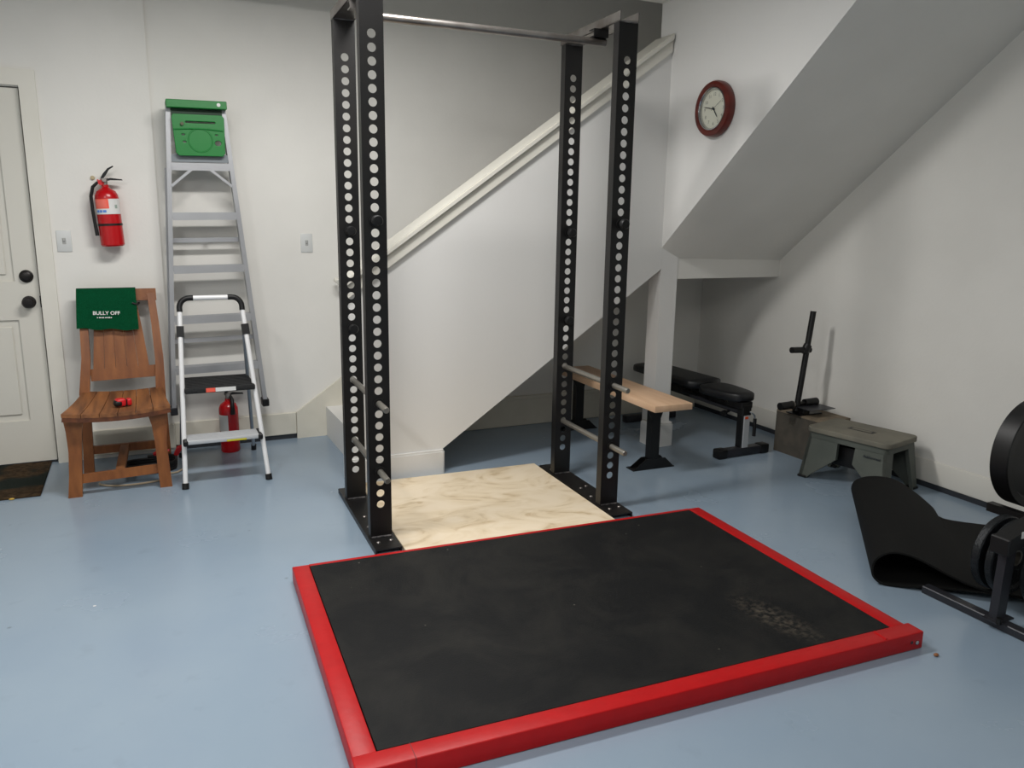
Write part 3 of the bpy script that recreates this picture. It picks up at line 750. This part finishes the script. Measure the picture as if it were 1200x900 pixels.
# ------------------------------------------------------------------ WALL PLATES
for x, y, z, lab in ((-.372, YD, 1.253, 'white light switch beside the door frame, left of the hanging extinguisher'),
                     (.944, YB, 1.243, 'white light switch on the bare wall between ladder and rack')):
    t = thing('light_switch', lab, 'light switch', (x, y, z))
    bm = nb(); box(bm, -.036, .036, -.006, 0, -.058, .058, .003, 2); obj('cover_plate', bm, M_plate, t)
    bm = nb(); box(bm, -.006, .006, -.012, -.005, -.003, .014, .002, 1); box(bm, -.009, .009, -.0068, -.005, -.017, .017); obj('toggle', bm, mat('toggle_grey', (165, 166, 163), .5), t)

# ------------------------------------------------------------------ DOORMAT AND BITS ON THE FLOOR
bm = nb(); box(bm, -1.42, -.545, 4.425, 5.04, 0, .010, .003, 1)
tag(obj('doormat', bm, M_doormat, None), 'dark brown patterned doormat lying in front of the white door', 'doormat')
bm = nb(); bmesh.ops.create_icosphere(bm, subdivisions=2, radius=.011)
for v in bm.verts: v.co = Vector((v.co.x*1.2, v.co.y*.7, v.co.z*.45+.005))
tag(obj('dry_leaf', bm, M_brass, None, (-.669, 4.418, 0)), 'tiny yellow dry leaf at the front edge of the doormat', 'leaf')
bm = nb(); bmesh.ops.create_icosphere(bm, subdivisions=2, radius=.009)
for v in bm.verts: v.co = Vector((v.co.x*1.1, v.co.y*.8, v.co.z*.6+.0054))
tag(obj('nut_shell', bm, M_nut, None, (2.316, 1.558, 0)), 'tiny brown shell fragment on the floor off the platform corner', 'nut shell')
bm = nb(); bmesh.ops.create_icosphere(bm, subdivisions=1, radius=.006)
for v in bm.verts: v.co = Vector((v.co.x*1.1, v.co.y*.8, v.co.z*.2+.0012))
tag(obj('paint_chip', bm, M_white, None, (-.245, 3.04, 0)), 'tiny white paint chip on the open blue floor at left', 'paint chip')

# ------------------------------------------------------------------ WOODEN CHAIR
CX, CY = -.16, 4.55
t = thing('wooden_chair', 'slatted reddish brown wooden chair standing between door and ladders', 'chair', (CX, CY, 0))
def L_(p): return (p[0]-CX, p[1]-CY) + tuple(p[2:])
def lx(pl): return [(a-CX, b) for a, b in pl]
bm = nb(); prism(bm, lx([(-.416, 0), (-.353, 0), (-.345, .12), (-.336, .24), (-.328, .34), (-.312, .425), (-.408, .425), (-.398, .34), (-.395, .24), (-.403, .12)]), 'y', 4.335-CY, 4.385-CY)
obj('leg', bm, M_chairwood, t)
bm = nb(); prism(bm, lx([(.008, 0), (.066, 0), (.060, .12), (.055, .24), (.062, .34), (.066, .425), (-.030, .425), (-.010, .34), (-.001, .24), (.002, .12)]), 'y', 4.335-CY, 4.385-CY)
obj('leg', bm, M_chairwood, t)
for side in (0, 1):
    bm = nb()
    pts = ([(-.342, 4.765, 0), (-.335, 4.78, .2), (-0.330, 4.80, .44), (-0.310, 4.84, .62), (-0.308, 4.89, .82), (-0.308, 4.935, .965)] if side == 0 else
           [(.055, 4.765, 0), (.052, 4.78, .2), (.050, 4.80, .44), (0.056, 4.84, .6), (0.049, 4.89, .8), (0.038, 4.935, .965)])
    beam(bm, [(p[0]-CX, p[1]-CY, p[2]) for p in pts], [.052, .05, .05, .044, .04, .04], [.04, .045, .05, .045, .035, .03])
    obj('leg', bm, M_chairwood, t)
bm = nb(); beam(bm, [(-.32-CX, 4.935-CY, .958), (.066-CX, 4.935-CY, .958)], .066, .028, Vector((0, .2, 1))); obj('crest_rail', bm, M_chairwood, t)
bm = nb(); beam(bm, [(-.295-CX, 4.842-CY, .528), (.040-CX, 4.842-CY, .535)], .066, .026, Vector((0, .2, 1))); obj('lower_back_rail', bm, M_chairwood, t)
for k in range(5):
    xb0 = -.277+.0570*k; xt0 = -.250+.043*k
    bm = nb(); beam(bm, [(xb0+.024-CX, 4.848-CY, .555), ((xb0+xt0)/2+.023-CX, 4.885-CY, .74), (xt0+.018-CX, 4.928-CY, .93)], [.055, .049, .042], .012)
    obj('back_slat', bm, M_chairwood, t)
# scooped seat of boards running front to back
seat = nb(); n = 6
FL, FR_, BL, BR = Vector((-.405, 4.27)), Vector((.083, 4.30)), Vector((-.335, 4.80)), Vector((.055, 4.80))
def seat_pt(s_, r):
    a = FL.lerp(FR_, s_); b = BL.lerp(BR, s_); p = a.lerp(b, r)
    dip = -.016*(1-(2*s_-1)**2)*(1-.3*r) - .008*math.sin(PI*r)
    bow = -.012*(1-(2*s_-1)**2)*(1-r)
    return Vector((p.x-CX, p.y-CY+bow, .450+dip))
for k in range(n):
    g = .003/.45 if k else 0
    cols = [k/n+g+(1/n-g)*j/3 for j in range(4)]; rows = [i/8 for i in range(9)]
    top = [[seat.verts.new(seat_pt(c, r)) for c in cols] for r in rows]
    bot = [[seat.verts.new(seat_pt(c, r)-Vector((0, 0, .018))) for c in cols] for r in rows]
    for i in range(8):
        for j in range(3):
            seat.faces.new((top[i][j], top[i][j+1], top[i+1][j+1], top[i+1][j])); seat.faces.new((bot[i][j], bot[i+1][j], bot[i+1][j+1], bot[i][j+1]))
        seat.faces.new((top[i][0], top[i+1][0], bot[i+1][0], bot[i][0])); seat.faces.new((top[i][3], bot[i][3], bot[i+1][3], top[i+1][3]))
    for j in range(3):
        seat.faces.new((top[0][j], bot[0][j], bot[0][j+1], top[0][j+1])); seat.faces.new((top[8][j], top[8][j+1], bot[8][j+1], bot[8][j]))
obj('seat', seat, M_chairwood_d, t)
bm = nb()
pts = [tuple(seat_pt(s_/8, 0.02)-Vector((0, 0, .027))) for s_ in range(9)]
beam(bm, pts, .026, .018, Vector((0, 0, 1))); obj('seat_edge', bm, wood('dark_edge_wood', (70, 36, 16), (110, 60, 28), (30, 3, 20), .6), t)
bm = nb()
beam(bm, [(-.345-CX, 4.40-CY, .385), (-.32-CX, 4.78-CY, .385)], .02, .05, Vector((1, 0, 0))); beam(bm, [(.03-CX, 4.40-CY, .385), (.045-CX, 4.78-CY, .385)], .02, .05, Vector((1, 0, 0)))
box(bm, -.32-CX, .04-CX, 4.77-CY, 4.79-CY, .36, .405); obj('apron', bm, M_chairwood, t)
bm = nb(); beam(bm, [(-.352-CX, 4.36-CY, .088), (.008-CX, 4.36-CY, .100)], .045, .022, Vector((0, 0, 1))); obj('stretcher', bm, M_chairwood, t)
bm = nb(); beam(bm, [(-.33-CX, 4.775-CY, .12), (.05-CX, 4.775-CY, .12)], .045, .022, Vector((0, 0, 1))); obj('stretcher', bm, M_chairwood, t)
bm = nb(); beam(bm, [(-.175-CX, 4.37-CY, .098), (-.155-CX, 4.765-CY, .125)], .042, .03, Vector((1, 0, 0))); obj('stretcher', bm, M_chairwood_d, t)

# towel over the crest rail
t = thing('green_towel', 'dark green terry towel with white lettering draped over the chair back', 'towel', (-.185, 4.935, .993))
bm = nb(); nx, rows = 22, []
prof = [(-.088, -.205), (-.079, -.16), (-.066, -.11), (-.050, -.06), (-.034, -.02), (-.022, -.0), (-.008, .006), (.008, .006), (.0165, -.002), (.022, -.03), (.02, -.08), (.018, -.12)]
vs = []
for i, (yy, zz) in enumerate(prof):
    row = []
    for j in range(nx+1):
        f = j/nx; x_ = -.147+.294*f
        drop = max(0, -zz)/.2
        x_ += -.012*drop*(1-f) + .002*drop
        wv = .0035*math.sin(9*f+1)*drop - .002*abs(math.sin(5*f))*drop
        sag = -.018*drop*(f) + .004*math.sin(f*14)*drop
        row.append(bm.verts.new((x_, yy-abs(wv) if yy < 0 else yy+abs(wv), zz+(sag if yy < 0 else 0))))
    vs.append(row)
for a, b in zip(vs, vs[1:]):
    for j in range(nx): bm.faces.new((a[j], a[j+1], b[j+1], b[j]))
r = bmesh.ops.solidify(bm, geom=bm.faces[:], thickness=.003)
tw = obj('cloth', bm, M_towel, t, angle=60)
me = text_mesh('BULLY OFF', .0275, .0006, .0005); b2 = nb(); b2.from_mesh(me); bpy.data.meshes.remove(me)
lean = Matrix.Rotation(-.30, 4, 'X') @ Matrix.Rotation(.03, 4, 'Y')
bmesh.ops.transform(b2, matrix=Matrix.Translation((-.006, -.0795, -.126)) @ lean @ ROT_XZ, verts=b2.verts[:])
obj('lettering', b2, M_print, t)
b2 = nb()                                      # second line of print, too small to read
xx = -.05
for k, w_ in enumerate((3, 0, 5, 3, 4, 0, 4, 3, 5, 4)):
    if w_: box(b2, xx, xx+.0016*w_, -.0004, .0004, -.0032, .0032 if k % 3 else .0024)
    xx += .0016*w_+.0026
bmesh.ops.transform(b2, matrix=Matrix.Translation((-.004, -.0862, -.149)) @ lean, verts=b2.verts[:])
obj('small_print', b2, M_print, t)
bm = nb(); pipe(bm, [(.125, -.058, -.075), (.150, -.058, -.085), (.160, -.046, -.075)], .006, 8); obj('hanging_loop', bm, M_blackp, t)

# tape measure on the seat
t = thing('tape_measure', 'small red and black tape measure lying on the wooden chair seat', 'tape measure', (-.135, 4.43, .4335), .25)
bm = nb(); box(bm, -.038, .012, -.024, .024, 0, .042, .012, 3); obj('case', bm, M_redp, t)
bm = nb(); box(bm, -.046, -.006, -.027, .020, .002, .034, .012, 3); obj('grip', bm, M_blackp, t)
bm = nb(); box(bm, .014, .040, -.020, .020, 0, .038, .010, 3); obj('end_cap', bm, M_redp, t)
bm = nb(); box(bm, .010, .016, -.018, .018, .001, .034); obj('seam', bm, M_blackp, t)

# coiled cables on the floor behind the chair
t = thing('jumper_cables', 'coiled black cables with red clamps on the floor under the chair', 'cables', (-.03, 4.66, 0))
rnd = random.Random(7)
bm = nb(); pts = []
for k in range(150):
    a = k/150*2*PI*4.3
    rr = 1+.05*math.sin(k*.37)
    pts.append((.125*rr*math.cos(a), .075*rr*math.sin(a), .012+.013*(k//35)+.003*math.sin(a*3)))
pipe(bm, pts, .009, 8); obj('cable', bm, M_blackp, t)
for k, (p, q) in enumerate((((.02, .07, .07), (.10, .05, .095)), ((.13, .01, .075), (.17, -.015, .13)))):
    bm = nb(); beam(bm, [p, ((p[0]+q[0])/2, (p[1]+q[1])/2, (p[2]+q[2])/2+.012), q], [.02, .026, .016], [.016, .022, .012]); obj('clamp', bm, M_redp, t)
bm = nb(); pts = [(-.14+.15*math.cos(a)*1.15+.05, -.13+.085*math.sin(a), .006) for a in [PI*1.0+PI*k/16*1.15 for k in range(17)]] + [(.12, -.08, .006), (.16, -.02, .007), (.155, .05, .008)]
pipe(bm, pts, .0055, 8)
tag(obj('pale_cord', bm, mat('pale_cord', (172, 156, 132), .7), None, (-.02, 4.64, 0)), 'thin pale cord looping out from under the wooden chair', 'cord')

# ------------------------------------------------------------------ TWO-STEP FOLDING STOOL
SX, SY = .335, 4.5
t = thing('folding_step_stool', 'silver two-step folding stool with black top tread, in front of the tall ladder', 'step stool', (SX, SY, 0))
def fx(z): return 4.262+.225*(z/.97)
def legx(s_, z):                               # front leg axis
    return (.127+(.168-.127)*z/.95) if s_ < 0 else (.549+(.478-.549)*z/.95)
for s_ in (-1, 1):
    bm = nb(); pipe(bm, [(legx(s_, .012)-SX, fx(.012)-SY, .012), (legx(s_, .925)-SX, fx(.925)-SY, .925)], .0125, 14); l = obj('front_leg', bm, M_white, t)
    bm = nb(); pipe(bm, [(legx(s_, 0)-SX, fx(0)-SY, 0), (legx(s_, .03)-SX, fx(.03)-SY, .03)], .0175, 14); obj('rubber_foot', bm, M_blackp, l)
    bm = nb(); beam(bm, [(legx(s_, .775)-SX, fx(.775)-SY+.004, .775), (legx(s_, .83)-SX, fx(.83)-SY+.004, .83)], .036, .036); obj('hinge', bm, M_blackp, l)
    # rear leg
    xr0, xr1 = (.172, .135) if s_ < 0 else (.482, .545)
    bm = nb(); pipe(bm, [(xr0-SX, 4.475-SY, .80), (xr1-SX, 4.865-SY, .012)], .010, 12); l = obj('rear_leg', bm, mat('blue_grey_tube', (140, 150, 160), .35, metal=.3), t)
    bm = nb(); pipe(bm, [(xr1-SX, 4.870-SY, 0), (xr1-SX, 4.857-SY, .035)], .0155, 12); obj('rubber_foot', bm, M_blackp, l)
    # bend sleeve
    zc = .925; c0 = Vector((legx(s_, zc)-SX, fx(zc)-SY, zc)); pts = []
    for k in range(9):
        a = PI/2*k/8; pts.append((c0.x-s_*.05*(1-math.cos(a)), c0.y+.011*math.sin(a), c0.z+.05*math.sin(a)))
    pts = [(c0.x, c0.y-.006, c0.z-.02)] + pts + [(pts[-1][0]-s_*.02, pts[-1][1], pts[-1][2])]
    bm = nb(); pipe(bm, pts, .0145, 12); obj('corner_sleeve', bm, M_blackp, t)
bm = nb(); pipe(bm, [(.168+.06-SX, fx(.975)-SY, .975), (.478-.06-SX, fx(.975)-SY, .975)], .0125, 14); obj('top_bar', bm, M_white, t)
bm = nb(); box(bm, .158-SX, .512-SX, 4.345-SY, 4.665-SY, .486, .517, .008, 2)
for k in range(9): box(bm, .17-SX, .50-SX, 4.362+.033*k-SY, 4.372+.033*k-SY, .516, .5195)
tr = obj('top_tread', bm, M_grip, t)
bm = nb(); box(bm, .31-SX, .412-SX, 4.3438-SY, 4.347-SY, .491, .512); obj('tread_label', bm, M_labelw, tr)
bm = nb(); box(bm, .263-SX, .309-SX, 4.3438-SY, 4.347-SY, .491, .512); obj('tread_label', bm, M_labelr, tr)
bm = nb(); box(bm, .143-SX, .517-SX, 4.270-SY, 4.40-SY, .232, .256, .006, 2)
for k in range(5): box(bm, .155-SX, .505-SX, 4.29+.022*k-SY, 4.30+.022*k-SY, .255, .258)
lt = obj('lower_tread', bm, M_silver, t)
bm = nb(); box(bm, .345-SX, .445-SX, 4.2688-SY, 4.272-SY, .2335, .243); obj('tread_label', bm, M_labely, lt)
for s_ in (-1, 1):
    x_ = .143 if s_ < 0 else .517
    bm = nb(); box(bm, x_-.012-SX, x_+.012-SX, 4.264-SY, 4.40-SY, .226, .258, .006, 1); obj('tread_end', bm, M_blackp, lt)

# ------------------------------------------------------------------ TALL LADDER ON THE WALL
t = thing('tall_ladder', 'tall folded aluminium ladder with green top and green tray, held up against the wall', 'ladder', (.372, 4.90, .262))
t.rotation_euler = (0, -.02, 0)
HL = 1.72
def hw(z): return .258-(.258-.142)*z/HL
for s_ in (-1, 1):
    bm = nb()
    for dy, wx, wy in ((-.035, .024, .004), (.035, .024, .004)):
        beam(bm, [(s_*hw(0), dy, 0.02), (s_*hw(HL), dy, HL)], wx, wy)
    beam(bm, [(s_*(hw(0)-.010), 0, 0.02), (s_*(hw(HL)-.010), 0, HL)], .004, .07)
    r_ = obj('front_rail', bm, M_alu, t)
    bm = nb(); box(bm, s_*hw(0)-.02, s_*hw(0)+.02, -.042, .04, 0, .045, .004, 1); obj('rubber_foot', bm, M_grey if s_ < 0 else M_blackp, r_)
    bm = nb(); beam(bm, [(s_*(hw(.02)+.010), .06, .02), (s_*(hw(1.40)+.010), .06, 1.40)], .02, .03); r2 = obj('rear_rail', bm, M_alu, t)
    bm = nb(); box(bm, s_*(hw(.02)+.01)-.015, s_*(hw(.02)+.01)+.015, .042, .08, .0, .03, .003, 1); obj('rubber_foot', bm, M_blackp, r2)
    bm = nb(); beam(bm, [(s_*(hw(1.30)-.01), -.039, 1.30), (s_*.045, -.039, 1.395)], .004, .014, Vector((0, 1, 0))); obj('brace', bm, M_alu, t)
for z in (1.405, 1.135, .838, .550, .258):
    w_ = hw(z)-.012
    bm = nb(); box(bm, -w_, w_, -.036, .036, z+.017, z+.021); box(bm, -w_, w_, -.040, -.036, z-.020, z+.021); box(bm, -w_, w_, .034, .037, z-.012, z+.02)
    for k in range(5): box(bm, -w_, w_, -.028+.012*k, -.024+.012*k, z+.021, z+.0225)
    obj('step', bm, M_alu, t)
for z in (1.0, .42):
    w_ = hw(z)+.008
    bm = nb(); box(bm, -w_, w_, .05, .056, z-.012, z+.014); obj('rear_bar', bm, M_alu, t)
bm = nb(); w_ = hw(1.45)
box(bm, -w_+.012, w_-.012, -.034, -.030, 1.43, 1.472); obj('tray_bar', bm, mat('grey_bar', (120, 126, 130), .45, metal=.4), t)
bm = nb(); box(bm, -.152, .158, -.085, .07, HL-.008, HL+.034, .003, 1); tc_ = obj('top_cap', bm, M_green, t)
bm = nb(); lathe(bm, [(0, 0), (.010, 0), (.010, .001), (0, .001)], 14, Matrix.Translation((.115, -.0852, HL+.014)) @ Matrix.Rotation(PI/2, 4, 'X')); obj('sticker', bm, M_labelw, tc_)
bm = nb(); box(bm, -.128, .133, -.045, -.04, HL-.075, HL-.008); obj('cap_gap_shade', bm, mat('gap_shade_green', (6, 46, 22), .6), t)  # dark sheet whose colour stands in for shade between cap and tray
out = [(-.130, 1.668), (.136, 1.662), (.132, 1.60), (.125, 1.47)]
tray = [(-.128, 1.655), (-.120, 1.668), (.128, 1.668), (.137, 1.655), (.130, 1.47), (.118, 1.455), (-.106, 1.455), (-.119, 1.47)]
me = flat([tray, rrect(-.065, .095, 1.622, 1.638, .0075, 3), circ(-.078, 1.564, .0125, .008, 14), circ(-.074, 1.526, .0125, .008, 14), circ(.094, 1.566, .0105, .007, 14), circ(.099, 1.522, .020, .017, 18)], .012, .003)
bm = nb(); bm.from_mesh(me); bpy.data.meshes.remove(me)
bmesh.ops.transform(bm, matrix=Matrix.Translation((0, -.062, .010)) @ ROT_XZ, verts=bm.verts[:])
trb = obj('bucket_tray', bm, M_green, t)
bm = nb(); lathe(bm, [(.058, 0), (.060, .003), (.064, .003), (.066, 0)], 40, Matrix.Translation((.008, -.068, 1.545)) @ Matrix.Rotation(PI/2, 4, 'X')); obj('tray_ring', bm, M_green, trb)
bm = nb(); pipe(bm, [(-.125, -.070, 1.60), (-.04, -.071, 1.606), (.05, -.071, 1.606), (.13, -.070, 1.598)], .004, 8); obj('tray_rib', bm, M_green, trb)
bm = nb(); pipe(bm, [(-.08, -.064, 1.630), (-.08, -.082, 1.630)], .009, 12); obj('tray_peg', bm, mat('brown_peg', (84, 84, 60), .6), trb)
# hook in the wall that carries the ladder
tag(obj('ladder_hook', box(nb(), -.006, .006, 0, .0875, -.006, .006, .001, 1), M_grey, None, (.36, 4.9575, 1.2645)), 'steel hook on the wall behind a bar of the tall ladder', 'hook')

# ------------------------------------------------------------------ FIRE EXTINGUISHERS
def extinguisher(label, loc, R, Hb, rz, wall):
    t = thing('fire_extinguisher', label, 'fire extinguisher', loc, rz, 'red fire extinguishers')
    bm = nb(); lathe(bm, [(0, 0), (R*.9, 0), (R, .008), (R, Hb*.80), (R*.97, Hb*.86), (R*.80, Hb*.93), (R*.42, Hb*.975), (R*.30, Hb), (R*.30, Hb+.012), (0, Hb+.012)], 40)
    body = obj('cylinder', bm, M_red, t)
    z = Hb+.012
    bm = nb(); lathe(bm, [(0, z), (.015, z), (.015, z+.02), (.020, z+.022), (.020, z+.034), (0, z+.034)], 16); pipe(bm, [(0, -.006, z+.025), (0, -.030, z+.025)], .011, 12)
    obj('valve', bm, M_rawsteel, t)
    bm = nb(); prism(bm, [(-.012, z+.03), (.012, z+.03), (.030, z+.036), (.088, z+.028), (.09, z+.022), (.03, z+.024), (.012, z+.02), (-.012, z+.02)], 'y', -.010, .010); obj('carry_handle', bm, M_blackp, t)
    bm = nb(); beam(bm, [(-.012, 0, z+.034), (.004, 0, z+.055), (.026, 0, z+.083), (.052, 0, z+.098)], .018, [.012, .016, .01, .006], Vector((0, 1, 0))); obj('lever', bm, M_blackp, t)
    if wall:
        bm = nb(); pts = [(-.014, -.01, z+.014), (-.035, -.01, z+.012), (-.06, -.01, z-.01), (-.075, -.01, z-.06), (-.076, -.01, z-.13), (-.074, -.01, z-.20), (-.070, -.012, z-.27)]
        pipe(bm, pts, [.007, .008, .009, .009, .009, .009, .010], 10); h = obj('hose', bm, M_blackp, t)
        bm = nb(); patch(bm, R+.0005, 0, 2*PI, Hb*.35, Hb*.35+.012, n=32); obj('strap', bm, M_blackp, t)
        bm = nb(); patch(bm, R+.0003, -2.95, -.25, Hb*.545, Hb*.80); lb = obj('label', bm, M_labelw, body)
        bm = nb(); patch(bm, R+.0012, -2.75, -1.45, Hb*.64, Hb*.80); obj('label_panel', bm, M_labelr, lb)
        bm = nb()
        for k in range(5): patch(bm, R+.0018, -2.7, -1.6-.06*(k % 3), Hb*(.665+.026*k), Hb*(.672+.026*k), n=6, t=.0007)
        obj('label_print', bm, M_labelw, lb)
        bm = nb()
        for a0, a1 in ((-2.60, -2.35), (-2.28, -2.05), (-1.98, -1.70)): patch(bm, R+.0012, a0, a1, Hb*.575, Hb*.615, n=4)
        obj('label_mark', bm, M_labelb, lb)
        bm = nb(); patch(bm, R+.0012, -.95, -.72, Hb*.64, Hb*.70, n=4); obj('label_seal', bm, mat('grey_seal', (150, 165, 155), .6), lb)
        bm = nb(); box(bm, -.02, .02, R-.002, YD-4.955-.0005, Hb*.3, Hb*.9); obj('wall_bracket', bm, M_grey, t)
        bm = nb(); pipe(bm, [(-.035, .0, z+.028), (-.015, 0, z+.01), (-.005, -.02, z+.008)], .0045, 8); lathe(bm, [(0, 0), (.014, 0), (.014, .006), (0, .006)], 16, Matrix.Translation((-.018, -.012, z+.012)) @ Matrix.Rotation(PI/2, 4, 'X')); obj('safety_pin', bm, M_redp, t)
    else:
        bm = nb(); pipe(bm, [(.012, -.02, z+.02), (.02, -R*.8, z+.0), (.018, -R-.012, z-.05), (.018, -R-.012, z-.085)], [.008, .011, .013, .015], 12); obj('horn', bm, M_blackp, t)
        bm = nb(); patch(bm, R+.0003, -2.9, -1.75, Hb*.42, Hb*.74); obj('label', bm, M_labelw, body)
    return t
extinguisher('red fire extinguisher hanging on the wall between door and tall ladder', (-.131, 4.955, 1.228), .060, .318, 0, True).rotation_euler = (0, -.045, 0)
extinguisher('red fire extinguisher standing on the floor behind the folding step stool', (.415, 4.90, 0), .056, .315, 0, False)
bm = nb(); lathe(bm, [(0, 0), (.012, 0), (.01, .01), (0, .012)], 12, Matrix.Rotation(PI/2, 4, 'X'))
tag(obj('wall_hook', bm, mat('brass_hook', (180, 165, 130), .5), None, (-.205, YD-.0005, 1.595)), 'small pale hook on the wall just left of the extinguisher valve', 'hook')
